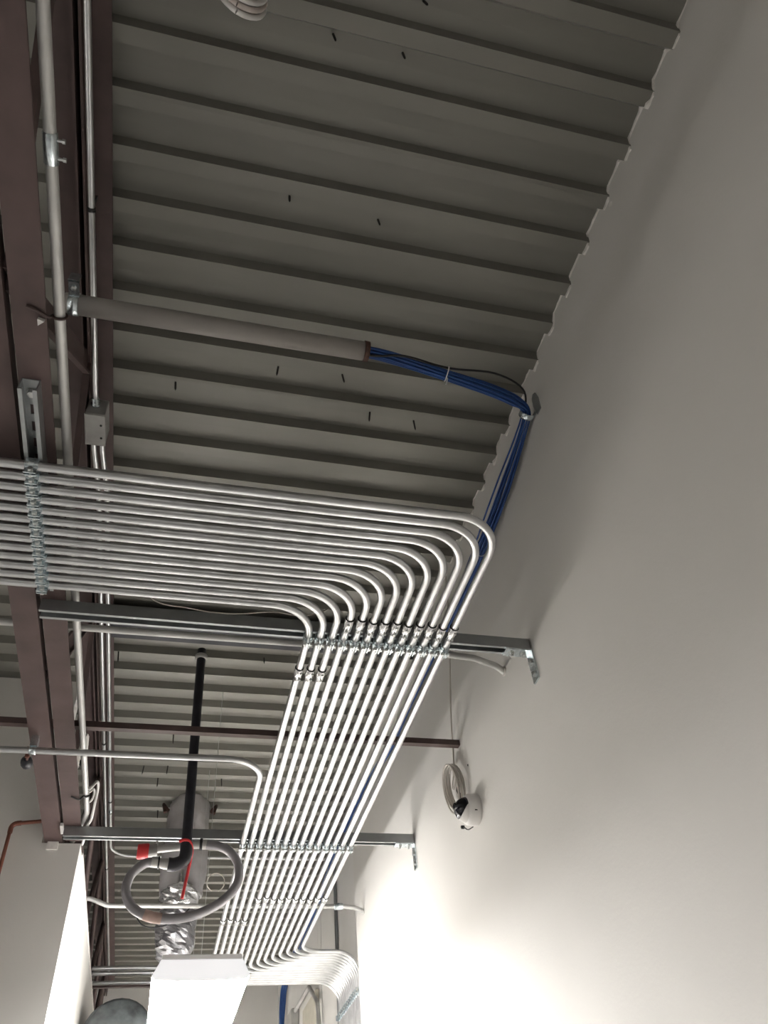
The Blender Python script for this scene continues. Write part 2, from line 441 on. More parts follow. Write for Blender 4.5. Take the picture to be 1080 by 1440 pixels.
# ================================================================== CONDUITS
def strap_mesh():
    """two piece strut clamp: conduit axis = local Y, strut above (+Z), origin on the axis"""
    mb = MB(); n = 8
    for hw, ri, ro, top in ((0.0155, RC + 0.0002, RC + 0.0028, 53), (0.0065, RC + 0.0028, RC + 0.0044, 46)):
        for a0, a1 in ((-72, top), (180 - top, 252)):
            vs = []
            for i in range(n + 1):
                a = math.radians(a0 + (a1 - a0) * i / n)
                for r in (ri, ro):
                    for yy in (-hw, hw): vs.append((r * math.cos(a), yy, r * math.sin(a)))
            fs = [(0, 2, 3, 1), (4 * n, 4 * n + 1, 4 * n + 3, 4 * n + 2)]
            for i in range(n):
                o = i * 4
                fs += [(o, o + 1, o + 5, o + 4), (o + 2, o + 6, o + 7, o + 3), (o, o + 4, o + 6, o + 2), (o + 1, o + 3, o + 7, o + 5)]
            mb.add(vs, fs, False)
    for s in (-1, 1):
        x0, x1 = sorted((s * 0.0030, s * 0.0056)); mb.box(x0, x1, -0.014, 0.014, -0.0305, -RC - 0.0005)      # ears
        x0, x1 = sorted((s * 0.0102, s * 0.0150)); mb.box(x0, x1, -0.0155, 0.0155, 0.002, 0.0118)           # shoulders against the lips
    return mb.mesh('strap', M['zinc'])
STRAP = strap_mesh()
BOLT = MB().lathe([(0.0068, -0.0135), (0.0068, -0.0056), (0.0035, -0.0056), (0.0035, 0.0056), (0.0068, 0.0056), (0.0068, 0.0125)], 6, 'X', (0, 0, -0.0225), False).mesh('bolt', M['bolt'])
COUP = MB().lathe([(RC + 0.0006, -0.029), (RC + 0.0026, -0.028), (RC + 0.0026, 0.028), (RC + 0.0006, 0.029)], 14, 'Y').mesh('coupling', M['coupling'])
SETS = MB().lathe([(0.0042, 0), (0.0042, -0.004), (0.0028, -0.0065)], 6, 'Z', (0, 0, -RC - 0.002), False).mesh('set_screw', M['bolt'])
BAND = MB().lathe([(RC + 0.0028, -0.0012), (RC + 0.0033, 0), (RC + 0.0028, 0.0012)], 14, 'Y').mesh('coupling_rim', M['hole'])
def add_strap(parent, loc, rot=(0, 0, 0)):
    s = link('strap', STRAP, parent, loc, rot); s.rotation_euler = rot
    b = bpy.data.objects.new('bolt', BOLT); col.objects.link(b); b.parent = s
def add_coupling(parent, loc, rz=0.0, sets=True, twist=0.0):
    c = link('coupling', COUP, parent, loc, (0, twist, rz))
    for d in (-0.016, 0.016):
        q = bpy.data.objects.new('set_screw', SETS); col.objects.link(q); q.parent = c; q.location = (0, d, 0)
    for d in (-0.03,):
        q = bpy.data.objects.new('rim', BAND); col.objects.link(q); q.parent = c; q.location = (0, d, 0)

ordinal = ['outermost', 'second', 'third', 'fourth', 'fifth', 'sixth', 'seventh', 'eighth', 'ninth', 'tenth', 'eleventh', 'twelfth', 'thirteenth']
XD = XR - 0.0413 - RC - 0.0005
for i in range(14):
    Yf = 4.93 + 0.0455 * i
    if i < 13:
        Xc = 0.788 - 0.0376 * i; Yb = 1.352 + 0.0368 * i
        lab = ('outermost galvanized conduit of the bent bundle, running closest to the beige wall' if i == 0 else
               'galvanized conduit, %s from the beige wall in the bent parallel bundle' % ordinal[i])
        if i == 12: lab = 'innermost bent galvanized conduit, thirteenth from the wall, tightest of the nested curves'
    else:
        Xc = 0.2995; Yb = 2.722
        lab = 'lone galvanized conduit crossing under the joist and joining the bundle past its bends'
    t = thing('conduit', lab, 'conduit', (Xc, 3.0, ZC), 'parallel galvanized conduits')
    R1 = 0.135 if i < 13 else 0.14
    sag = random.uniform(-0.002, 0.002)
    path = fillet([(-3.99, Yb, ZC), (Xc, Yb, ZC), (Xc, Yf, ZC), (XD, Yf, ZC), (XD, Yf, 0.02)], R1, 12)
    part('tube', MB().tube(path, RC, 14), M['conduit'], t)
    for ys_ in ((YS1, YS2) if i < 13 else (YS2,)):
        add_strap(t, (Xc, ys_, ZC))
    if i < 13: add_strap(t, (XS3, Yb, ZC), (0, 0, math.pi / 2))
    add_strap(t, (XD, Yf, ZW), (math.pi / 2, 0, math.pi / 2))
    if i < 10: add_coupling(t, (Xc, YS1 - 0.085 + 0.004 * math.sin(i * 2.1), ZC), 0, True, random.uniform(-.5, .5))
    elif i < 13: add_coupling(t, (Xc, YS1 + 0.19, ZC), 0, True, random.uniform(-.5, .5))
    add_coupling(t, (Xc, (4.12 if i < 10 else 4.42) + random.uniform(-.012, .012), ZC), 0, True, random.uniform(-.5, .5))
    if i == 13: add_strap(t, (-0.515, Yb, ZC + 0.04), (0, 0, math.pi / 2)) if False else None

# pipe just past the strut, ends turned into the wall
t = thing('conduit', 'single dull conduit right behind the strut, its end turned into the wall', 'conduit', (0.3, 2.14, 3.19))
part('tube', MB().tube(fillet([(-3.99, 2.15, 3.192), (0.85, 2.125, 3.192), (0.97, 2.13, 3.188), (1.06, 2.15, 3.175), (XW + 0.002, 2.17, 3.165)], 0.08, 6), 0.0117, 12), M['oldpipe'], t)
part('wall_sleeve', MB().lathe([(0.017, -0.002), (0.017, 0.005)], 12, '-X', (XW, 2.168, 3.166)), M['edge'], t)
# pipe past the second strut
t = thing('conduit', 'single dull conduit crossing to the wall near the stepped corner, with a tee clamp', 'conduit', (0.3, 4.54, 3.19))
part('tube', MB().tube(fillet([(XL - 0.09, 4.50, 3.222), (-0.39, 4.515, 3.219), (-0.3, 4.53, 3.19), (0.98, 4.535, 3.19), (1.05, 4.54, 3.185), (XW + 0.003, 4.55, 3.165)], 0.08, 6), 0.0117, 12), M['oldpipe'], t)
part('clamp', MB().lathe([(0.016, -0.025), (0.018, -0.02), (0.018, 0.02), (0.016, 0.025)], 12, 'X', (0.945, 4.535, 3.19)), M['zinc'], t)
# long conduit beside the joist chord
t = thing('conduit', 'long pale conduit running beside the bottom chord of the joist', 'conduit', (-0.3705, 1.0, 3.158))
XT = -0.3705; RT = 0.0119; ZP = 3.158
part('tube', MB().tube(fillet([(XT, -3.59, ZP), (XT, 3.37, ZP), (-0.44, 3.66, ZP)], 0.25, 8), RT, 14), M['oldpipe'], t)
c = part('coupling', MB().lathe([(RT + 0.0004, -0.03), (RT + 0.0022, -0.028), (RT + 0.0022, 0.0285), (RT + 0.0004, 0.03)], 14, 'Y', (XT, 0.617, ZP)), M['zinc'], t)
for d in (-0.017, 0.017):
    part('set_screw', MB().lathe([(0.003, 0.0), (0.003, 0.009), (0.0048, 0.009), (0.0048, 0.0145)], 6, 'X', (XT + RT + 0.001, 0.617 + d, ZP - 0.002), False), M['bolt'], c)
tie = [(XT + 0.0145 * math.cos(a), 0.975, ZP + 0.0145 * math.sin(a)) for a in [math.pi + 2 * math.pi * k / 16 for k in range(15)]]
tie = [(-0.43, 0.945, 3.1275), (-0.41, 0.95, 3.1265), (-0.394, 0.96, 3.1265), (-0.387, 0.97, 3.138)] + tie
part('tie_strap', MB().tube(tie, 0.0035, 6), M['joist'], t)
part('tie_clip', MB().prism([(-0.408, 0.968), (-0.394, 0.972), (-0.408, 0.984)], 'Z', 3.120, 3.1305), M['white'], t)
# thin conduits up by the top chord, and their junction box
ZT = 3.805
t = thing('conduit', 'thin shiny conduit along the top chord feeding the grey junction box', 'conduit', (-0.425, 0.8, ZT))
part('tube', MB().tube([(-0.424, -3.59, ZT), (-0.424, 1.70, ZT)], 0.0092, 12), M['conduit'], t)
part('connector', MB().lathe([(0.0092, -0.03), (0.0125, -0.028), (0.0125, -0.008), (0.0155, -0.008), (0.0155, 0.0)], 12, 'Y', (-0.424, 1.705, ZT)), M['zinc'], t)
part('strap', MB().lathe([(0.0094, -0.006), (0.0112, -0.006), (0.0112, 0.006), (0.0094, 0.006)], 12, 'Y', (-0.424, 1.02, ZT)).box(-0.424 - 0.0015, -0.424 + 0.0015, 1.02 - 0.006, 1.02 + 0.006, ZT + 0.01, 3.887), M['black'], t)
bx = thing('junction_box', 'grey steel junction box on the joist top chord', 'junction box', (-0.418, 1.78, 3.75))
part('body', MB().bevbox(-0.450, -0.386, 1.705, 1.835, 3.755, 3.84, 0.003), M['box'], bx)
part('cover', MB().bevbox(-0.452, -0.384, 1.703, 1.837, 3.748, 3.7545, 0.002), M['box'], bx)
for yy in (1.745, 1.80): part('cover_screw', MB().lathe([(0.004, 0), (0.004, -0.002)], 8, 'Z', (-0.398, yy, 3.748)), M['hole'], bx)
part('hanger', MB().box(-0.42, -0.40, 1.76, 1.78, 3.84, 3.89), M['zinc'], bx)
t = thing('conduit', 'thin conduit leaving the junction box, the one nearer the joist web', 'conduit', (-0.425, 3.0, ZT))
part('tube', MB().tube(fillet([(-0.432, 1.835, 3.80), (-0.432, 1.9, 3.80), (-0.421, 2.1, ZT), (-0.417, 7.9, ZT)], 0.3, 5), 0.0092, 12), M['conduit'], t)
part('connector', MB().lathe([(0.0137, 0.0), (0.0137, 0.006), (0.0125, 0.006), (0.0125, 0.028), (0.0092, 0.03)], 12, 'Y', (-0.432, 1.836, 3.80)), M['zinc'], t)
for yy in (3.95, 5.6): part('strap', MB().lathe([(0.0094, -0.006), (0.0112, -0.006), (0.0112, 0.006), (0.0094, 0.006)], 12, 'Y', (-0.419, yy, ZT)).box(-0.419 - 0.0015, -0.419 + 0.0015, yy - 0.006, yy + 0.006, ZT + 0.01, 3.887), M['black'], t)
t = thing('conduit', 'thin conduit leaving the junction box that later turns under the deck', 'conduit', (-0.39, 3.0, ZT))
part('tube', MB().tube(fillet([(-0.404, 1.835, 3.80), (-0.404, 1.9, 3.80), (-0.391, 2.1, ZT), (-0.391, 5.40, ZT), (1.15, 5.40, ZT)], 0.16, 10), 0.0092, 12), M['conduit'], t)
part('connector', MB().lathe([(0.0137, 0.0), (0.0137, 0.006), (0.0125, 0.006), (0.0125, 0.028), (0.0092, 0.03)], 12, 'Y', (-0.404, 1.836, 3.80)), M['zinc'], t)
part('coupling', MB().lathe([(0.0092, -0.025), (0.0115, -0.024), (0.0115, 0.024), (0.0092, 0.025)], 12, 'Y', (-0.391, 4.75, ZT)), M['zinc'], t)
for yy in (4.62,): part('strap', MB().lathe([(0.0094, -0.006), (0.0112, -0.006), (0.0112, 0.006), (0.0094, 0.006)], 12, 'Y', (-0.391, yy, ZT)).box(-0.391 - 0.0015, -0.391 + 0.0015, yy - 0.006, yy + 0.006, ZT + 0.01, 3.887), M['black'], t)
# pipes beyond, crossing from the low wall to the right
for k, (yy, zz, rr, lab) in enumerate([(5.66, 3.215, 0.012, 'upper of three dull pipes crossing above the low side wall'),
                                      (5.735, 3.207, 0.012, 'middle of three dull pipes crossing above the low side wall'),
                                      (5.87, 3.19, 0.012, 'lowest of three dull pipes crossing above the low side wall')]):
    single('conduit', MB().tube([(XL - 0.008, yy, zz), (0.0, yy, zz), (XR + 0.001, yy, zz)], rr, 10), M['conduit'], lab, 'conduit', 'pipes above the low side wall')
single('rail', MB().box(XL - 0.008, XR + 0.001, 5.955, 5.985, 3.188, 3.203), M['joist'], 'brown steel bar behind the three far pipes', 'steel bar')
single('conduit', MB().tube([(XR - 0.013, 5.77, 0.3), (XR - 0.013, 5.77, 3.94)], 0.0125, 10), M['strut'], 'dark vertical conduit on the recessed grey wall', 'conduit')
# box and bent conduit low on the recessed wall
t = thing('wall_box', 'beige board with a grey fitting and bent conduit on the recessed wall', 'junction box', (XR, 6.9, 3.1))
part('board', MB().bevbox(XR - 0.03, XR - 0.0005, 6.55, 7.15, 2.7, 3.31, 0.004), M['beige'], t)
part('fitting', MB().bevbox(XR - 0.07, XR - 0.001, 7.5, 7.72, 3.28, 3.42, 0.01), M['oldpipe'], t)
part('bent_conduit', MB().tube(fillet([(XR - 0.035, 7.62, 3.40), (XR - 0.035, 6.80, 3.39), (XR - 0.035, 6.45, 3.2), (XR - 0.035, 6.25, 2.7)], 0.08, 6), 0.016, 10), M['oldpipe'], t)

# ================================================================== CABLE SLEEVE AND BLUE CABLES
SY, SZ = 1.207, 3.60; SR = 0.029
t = thing('pipe_sleeve', 'wide grey pipe sleeve hung from the joist under the deck', 'pipe', (0, SY, SZ))
sb = MB(); ro, ri = SR, SR - 0.0035; x0, x1 = -0.46, 0.395; seg = 20; vs = []
for x, r in ((x0, ri), (x0, ro), (x1, ro), (x1, ri)):
    for k in range(seg):
        a = 2 * math.pi * k / seg; vs.append((x, SY + r * math.cos(a), SZ + r * math.sin(a)))
fs = []
for q in range(4):
    for k in range(seg):
        k2 = (k + 1) % seg; n = (q + 1) % 4
        fs.append((q * seg + k, q * seg + k2, n * seg + k2, n * seg + k))
sb.add(vs, fs, True); part('pipe', sb, M['sleeve'], t)
rb = MB(); vs = []
for x, r in ((0.388, SR + 0.0005), (0.388, SR + 0.003), (0.403, SR + 0.002), (0.403, SR - 0.005)):
    for k in range(seg):
        a = 2 * math.pi * k / seg; vs.append((x, SY + r * math.cos(a), SZ + r * math.sin(a)))
rb.add(vs, fs, True); part('bushing', rb, M['rust'], t)
cl = part('clamp', MB().lathe([(SR + 0.0005, -0.014), (SR + 0.0035, -0.013), (SR + 0.0035, -0.003), (SR + 0.0055, 0.0), (SR + 0.0035, 0.003), (SR + 0.0035, 0.013), (SR + 0.0005, 0.014)], 18, 'X', (-0.436, SY, SZ)), M['zinc'], t)
part('clamp_ear', MB().box(-0.448, -0.42, SY - 0.076, SY - 0.027, SZ - 0.008, SZ - 0.004).box(-0.448, -0.42, SY - 0.079, SY - 0.073, SZ - 0.008, SZ + 0.03), M['zinc'], cl)
part('clamp_bolt', MB().lathe([(0.007, 0), (0.007, -0.005), (0.003, -0.009)], 6, 'Z', (-0.434, SY - 0.055, SZ - 0.008), False), M['bolt'], cl)

main_pts = [(0.25, 1.207, 3.60), (0.41, 1.2065, 3.600), (0.51, 1.218, 3.602), (0.68, 1.278, 3.657), (0.87, 1.353, 3.729), (1.00, 1.42, 3.785), (1.062, 1.47, 3.80),
            (1.066, 1.56, 3.765), (1.063, 1.744, 3.715), (1.062, 1.920, 3.685), (1.062, 2.08, 3.674), (1.062, 2.45, 3.662), (1.062, 2.80, 3.672), (1.062, 3.25, 3.673),
            (1.062, 3.58, 3.66), (1.062, 3.96, 3.70), (1.064, 4.40, 3.715), (1.064, 4.76, 3.741), (1.09, 5.4, 3.76), (1.15, 6.5, 3.83), (1.16, 7.2, 3.84), (1.160, 8.05, 3.77), (1.155, 8.22, 3.60), (1.155, 8.25, 3.30), (1.155, 8.25, 2.2)]
def offset(q, left, upw):
    """offset of a strand at bundle point q: left of and above the direction of travel"""
    if q < 5: return Vector((-0.2 * left, left, upw))          # crossing to the wall (+X)
    if q == 5: return Vector((-0.6 * left, 0.8 * left, upw))
    if q < 21: return Vector((-left, 0.2 * upw, upw))          # along the wall (+Y)
    if q == 21: return Vector((-left, 0.7 * upw, 0.7 * upw))
    return Vector((-left, upw, 0))                             # hanging down
NB = 12; RB = 0.0033
for k in range(NB):
    a, rr = (2 * math.pi * k / 8, 0.0130) if k < 8 else (2 * math.pi * (k - 8) / 4 + 0.4, 0.0052)
    pts = []
    for q, p in enumerate(main_pts):
        sp = 1.0
        if q == 3: sp = 0.93
        if q in (4, 5): sp = 1.25
        if 8 <= q <= 10: sp = 1.4
        if 20 <= q <= 22: sp = 1.7
        tw = 0.12 * q
        pts.append(Vector(p) + offset(q, rr * sp * math.cos(a + tw), rr * sp * math.sin(a + tw)))
    single('data_cable', MB().tube(smoothpath(pts, 6), RB, 7), M['blue'],
           'blue data cable in the bundle leaving the grey sleeve and following the wall', 'cable', 'blue data cables')
# stray blue strand bowing away below the hook, and the black cable
bow = [0.0195, 0.0195, 0.020, 0.0195, 0.022, 0.022, 0.0195, 0.024, 0.036, 0.037, 0.030, 0.021] + [0.0205] * 8 + [0.028, 0.028, 0.028, 0.0205, 0.0205]
single('data_cable', MB().tube(smoothpath([Vector(p) + offset(q, bow[q], 0) for q, p in enumerate(main_pts)], 6), RB, 7), M['blue'],
       'single blue strand bowing away from the cable bundle below the wall hook', 'cable')
blk = [(0, -0.0190), (0, -0.0190), (-0.0195, -0.008), (-0.0190, 0.009), (-0.040, 0.040), (-0.036, 0.042), (0, 0.0205), (0, 0.0225), (0, 0.0265), (0, 0.0265), (0, 0.0265)] + [(0, 0.0215)] * 9 + [(0, 0.031)] * 3 + [(0, 0.0215)] * 2
single('power_cable', MB().tube(smoothpath([Vector(p) + offset(q, *blk[q]) for q, p in enumerate(main_pts)], 6), 0.0038, 7), M['black'],
       'black cable arching above the blue bundle before the wall hook', 'cable')
ring = [(0.68 + 0.004 * math.sin(a), 1.2755 + 0.0255 * math.cos(a), 3.6585 + 0.0200 * math.sin(a)) for a in [2 * math.pi * k / 16 for k in range(17)]]
t = thing('cable_tie', 'white cable tie around the blue bundle under the deck', 'cable tie', (0.68, 1.278, 3.659))
part('loop', MB().tube(ring, 0.0020, 6, caps=False), M['white'], t)
part('tail', MB().tube([(0.68, 1.278, 3.6385), (0.678, 1.283, 3.626), (0.676, 1.29, 3.618)], 0.002, 6), M['white'], t)
ring = [(1.062 + 0.0238 * math.cos(a), 2.08, 3.676 + 0.0238 * math.sin(a)) for a in [2 * math.pi * k / 14 for k in range(15)]]
single('cable_tie', MB().tube(ring, 0.0016, 6, caps=False), M['white'], 'small white tie on the blue bundle above the outermost bend', 'cable tie')
# wall hook
t = thing('cable_hook', 'galvanized cable hook on the wall holding the blue bundle', 'cable hook', (XW, 1.46, 3.80))
part('plate', MB().prism([(1.425, 3.775), (1.455, 3.775), (1.462, 3.83), (1.455, 3.868), (1.44, 3.878), (1.425, 3.868), (1.418, 3.83)], 'X', XW - 0.004, XW - 0.0005), M['strut'], t)
hb = MB(); vs = []; n = 12
for k in range(n + 1):
    a = math.radians(-200 + 215 * k / n)
    for r in (0.0265, 0.0285):
        for yy in (-0.0125, 0.0125):
            vs.append((1.066 - r * math.cos(a + math.pi) * 1.0 * -1 if False else 1.066 + r * math.cos(a), 1.475 + yy, 3.80 + r * math.sin(a)))
fs = []
for k in range(n):
    o = k * 4; fs += [(o, o + 1, o + 5, o + 4), (o + 2, o + 6, o + 7, o + 3), (o, o + 4, o + 6, o + 2), (o + 1, o + 3, o + 7, o + 5)]
hb.add(vs, fs, True); part('cradle', hb, M['zinc'], t)

# ================================================================== DOME CAMERA
DY, DZ = 2.645, 2.872
t = thing('security_camera', 'white dome security camera with smoked window on the beige wall', 'camera', (XW, DY, DZ))
part('base', MB().lathe([(0.057, 0.0005), (0.058, 0.004), (0.0575, 0.014), (0.056, 0.034), (0.053, 0.043), (0.045, 0.046)], 28, '-X', (XW, DY, DZ)), M['white'], t)
DR = 0.0445
prof = [(DR * math.cos(a), 0.044 + DR * math.sin(a)) for a in [math.pi / 2 * k / 10 for k in range(11)]]
part('dome', MB().lathe(prof[:-1] + [(0.001, 0.0885)], 24, '-X', (XW, DY, DZ)), M['dome'], t)
# white shroud wrapping the lower rim of the dome
sv = []; sf = []; na, nb_ = 14, 6
for a_ in range(na + 1):
    for b_ in range(nb_ + 1):
        th = math.radians(170) + math.radians(200) * a_ / na
        lim = math.sin(math.pi * a_ / na) ** 0.7
        ph = math.radians(-4) + math.radians(44) * lim * b_ / nb_
        r = DR + 0.0016
        sv.append((XW - 0.044 - r * math.sin(ph), DY + r * math.cos(ph) * math.cos(th), DZ + r * math.cos(ph) * math.sin(th)))
for a_ in range(na):
    for b_ in range(nb_):
        o = a_ * (nb_ + 1) + b_; sf.append((o, o + 1, o + nb_ + 2, o + nb_ + 1))
part('shroud', MB().add(sv, sf, True), M['white'], t)
part('lens', MB().lathe([(0.014, 0.0), (0.014, 0.004), (0.009, 0.006)], 14, '-X', (XW - 0.083, DY + 0.004, DZ + 0.012)), M['dome'], t)
part('screw_slot', MB().box(XW - 0.028, XW - 0.018, DY - 0.052, DY - 0.047, DZ - 0.026, DZ - 0.022), M['hole'], t)
part('rubber_plug', MB().lathe([(0.007, 0.0), (0.007, 0.01), (0.004, 0.013)], 8, '-X', (XW - 0.02, DY + 0.105, DZ - 0.02)), M['black'], t)
part('plug_wire', MB().tube(smoothpath([(XW - 0.025, DY + 0.10, DZ - 0.02), (XW - 0.02, DY + 0.07, DZ - 0.045), (XW - 0.012, DY + 0.035, DZ - 0.05)], 6), 0.0022, 6), M['black'], t)
# its supply cord: straight run and hanging coil
t = thing('camera_cable', 'ivory cable with a hanging coil above the dome camera', 'cable', (1.075, 2.76, 3.0))
part('drop', MB().tube(smoothpath([(1.088, 2.52, 3.93), (1.0885, 2.56, 3.78), (1.0885, 2.60, 3.64), (1.084, 2.634, 3.536), (1.075, 2.694, 3.325), (1.075, 2.73, 3.2), (1.072, 2.755, 3.09), (1.07, 2.79, 3.05), (1.066, 2.78, 3.02), (1.068, 2.745, 3.04), (1.074, 2.74, 3.085)], 6), 0.0033, 7), M['ivory'], t)
for k in range(6):
    lp = []; cy, cz = 2.765 + 0.003 * k, 3.025 + random.uniform(-.004, .004)
    for q in range(25):
        a = 2 * math.pi * q / 24
        lp.append((1.078 - 0.011 * (k % 3) - 0.004 * math.sin(a), cy + (0.072 + 0.003 * (k % 2)) * math.cos(a) + 0.02 * math.sin(a), cz + (0.092 + 0.003 * k) * math.sin(a)))
    part('coil_turn', MB().tube(lp, 0.0038, 7, caps=False), M['ivory'], t)
part('coil_tie', MB().tube([(1.08, 2.745, 3.03), (1.066, 2.735, 2.99), (1.07, 2.72, 2.96), (1.075, 2.705, 2.93)], 0.006, 7), M['black'], t)

# ================================================================== SPRINKLER DROP WITH BRAIDED HOSE
PX, PY = 0.043, 3.26
t = thing('sprinkler_drop', 'black vertical sprinkler pipe with a looped grey braided hose', 'sprinkler pipe', (PX, PY, 2.9))
part('pipe', MB().tube([(PX - 0.014, PY, ZD - 0.004), (PX + 0.010, PY, 2.955)], 0.0212, 16), M['blacksteel'], t)
part('collar', MB().lathe([(0.0225, 0), (0.030, 0.004), (0.030, 0.022), (0.0225, 0.026)], 16, 'Z', (PX - 0.0135, PY, 3.895)), M['oldpipe'], t)
part('elbow', MB().tube(smoothpath([(PX + 0.010, PY, 2.985), (PX + 0.012, PY, 2.945), (PX + 0.002, PY, 2.915), (PX - 0.03, PY - 0.002, 2.900), (PX - 0.055, PY - 0.004, 2.900)], 5), 0.0262, 16), M['blacksteel'], t)
nip = part('nipple', MB().tube([(PX - 0.05, PY - 0.004, 2.9), (PX - 0.065, PY - 0.005, 2.901), (PX - 0.09, PY - 0.007, 2.904)], [0.021, 0.021, 0.018], 14), M['oldpipe'], t)
part('hose_nut', MB().tube([(PX - 0.088, PY - 0.007, 2.904), (PX - 0.094, PY - 0.007, 2.904)], 0.0235, 10), M['black'], nip)
part('ferrule', MB().tube([(PX - 0.094, PY - 0.008, 2.905), (PX - 0.12, PY - 0.01, 2.906)], 0.0205, 14), M['oldpipe'], nip)
hose = [(PX - 0.115, PY - 0.01, 2.906), (-0.105, PY - 0.015, 2.895), (-0.148, PY - 0.02, 2.85), (-0.157, PY - 0.02, 2.79), (-0.128, PY - 0.02, 2.735), (-0.07, PY - 0.02, 2.702),
        (0.0, PY - 0.015, 2.692), (0.09, PY - 0.01, 2.702), (0.17, PY, 2.735), (0.235, PY + 0.01, 2.785), (0.272, PY + 0.02, 2.845), (0.270, PY + 0.03, 2.915), (0.235, PY + 0.035, 2.968), (0.185, PY + 0.04, 2.994), (0.125, PY + 0.045, 3.002)]
part('hose', MB().tube(smoothpath(hose, 7), 0.0178, 14), M['hose'], t)
part('hose_label', MB().tube(smoothpath([(-0.078, PY - 0.02, 2.7055), (-0.045, PY - 0.018, 2.6965), (-0.012, PY - 0.016, 2.6925)], 4), 0.0198, 16), M['orange'], t)
end = part('hose_end', MB().tube([(0.135, PY + 0.045, 3.001), (0.118, PY + 0.045, 3.003)], 0.0195, 14), M['oldpipe'], t)
part('hose_nut', MB().tube([(0.119, PY + 0.045, 3.003), (0.108, PY + 0.046, 3.003)], 0.0235, 10), M['black'], end)
part('reducer', MB().tube([(0.108, PY + 0.046, 3.003), (0.04, PY + 0.046, 2.995), (-0.068, PY + 0.045, 2.978)], [0.0165, 0.0165, 0.0145], 14), M['oldpipe'], end)
part('bracket_screw', MB().tube([(-0.064, PY + 0.045, 2.985), (-0.066, PY + 0.043, 3.012)], 0.005, 8), M['bolt'], end)
part('bracket', MB().tube([(-0.062, PY + 0.045, 2.977), (-0.098, PY + 0.045, 2.972)], 0.024, 14), M['box'], end)
part('head_cap', MB().tube([(-0.094, PY + 0.045, 2.972), (-0.098, PY + 0.045, 2.972), (-0.135, PY + 0.045, 2.968), (-0.139, PY + 0.045, 2.968)], [0.027, 0.0295, 0.0295, 0.026], 16), M['red'], t)
rs = part('red_strap', MB().tube(smoothpath([(PX - 0.02, PY - 0.02, 2.985), (PX, PY - 0.026, 2.99), (PX + 0.022, PY - 0.02, 2.985), (PX + 0.034, PY - 0.004, 2.96), (PX + 0.033, PY + 0.004, 2.93), (PX + 0.026, PY + 0.01, 2.87), (PX + 0.014, PY + 0.012, 2.775)], 6), 0.0062, 8), M['red'], t)

# ================================================================== INSULATED DUCT
GX, GY = 0.078, 4.935
t = thing('insulated_duct', 'foil wrapped insulated duct hanging from the deck behind the hose', 'duct', (GX, GY, 3.0))
def blob(zs, cx, cy, rs, seg=20, wob=0.008, smooth=True):
    # resample the profile, then crumple it
    Z = []; Rr = []
    for i in range(len(zs) - 1):
        for q in range(3):
            f = q / 3; Z.append(zs[i] * (1 - f) + zs[i + 1] * f); Rr.append(rs[i] * (1 - f) + rs[i + 1] * f)
    Z.append(zs[-1]); Rr.append(rs[-1]); vs = []; n = len(Z); seg = int(seg * 1.4)
    for i in range(n):
        for k in range(seg):
            a = 2 * math.pi * k / seg
            r = Rr[i] + wob * (0.5 * math.sin(3 * a + i * 0.6) + 0.35 * math.sin(7 * a - i * 1.1)) + random.uniform(-wob, wob) * 0.45
            vs.append((cx + r * math.cos(a), cy + r * math.sin(a), Z[i] + random.uniform(-0.3, 0.3) * wob))
    fs = [(i * seg + k, i * seg + (k + 1) % seg, (i + 1) * seg + (k + 1) % seg, (i + 1) * seg + k) for i in range(n - 1) for k in range(seg)]
    fs += [tuple(range(seg - 1, -1, -1)), tuple(range((n - 1) * seg, n * seg))]
    return MB().add(vs, fs, smooth)
zs = [3.97, 3.93, 3.88, 3.82, 3.77, 3.72, 3.68, 3.65]
part('trunk', blob(zs, GX, GY, [0.115, 0.125, 0.128, 0.13, 0.128, 0.13, 0.125, 0.11]), M['foil'], t)
zs = [3.72, 3.68, 3.63, 3.58, 3.53, 3.48, 3.43, 3.40, 3.37]
part('branch', blob(zs, GX - 0.075, GY - 0.04, [0.045, 0.055, 0.06, 0.063, 0.063, 0.06, 0.055, 0.052, 0.05], 16, 0.004), M['foil'], t)
part('branch', blob(zs, GX + 0.065, GY - 0.03, [0.052, 0.068, 0.072, 0.073, 0.073, 0.07, 0.062, 0.058, 0.055], 16, 0.004), M['foil'], t)
part('taped_collar', blob([3.42, 3.39, 3.36, 3.32, 3.29], GX - 0.005, GY - 0.02, [0.095, 0.118, 0.115, 0.11, 0.10], 22, 0.010, False), M['tape'], t)
part('lower_trunk', blob([3.31, 3.27, 3.22, 3.17, 3.13, 3.09, 3.05, 3.02], GX - 0.008, GY - 0.02, [0.09, 0.108, 0.113, 0.11, 0.105, 0.1, 0.085, 0.06], 20, 0.010, False), M['lowfoil'], t)
for s in (-1, 1): part('hanger', MB().tube([(GX + s * 0.13, GY, 3.9), (GX + s * 0.165, GY - 0.02, 3.935), (GX + s * 0.15, GY - 0.03, 3.88)], 0.012, 6), M['rust'], t)
# wires looping around the duct
single('loose_wire', MB().tube(smoothpath([(-0.16, 4.8, 3.235), (-0.12, 4.8, 3.185), (-0.05, 4.79, 3.165), (0.02, 4.78, 3.18), (0.09, 4.79, 3.225), (0.14, 4.8, 3.28)], 6), 0.004, 6), M['black'],
       'dark loose wire drooping across the lower end of the foil duct', 'wire')
lp = [(0.235 + 0.045 * math.cos(a), 4.2, 3.19 + 0.045 * math.sin(a)) for a in [2 * math.pi * k / 20 for k in range(-4, 15)]]
single('loose_wire', MB().tube(lp, 0.0025, 6), M['ivory'], 'thin pale wire loop hanging inside the hose loop', 'wire')
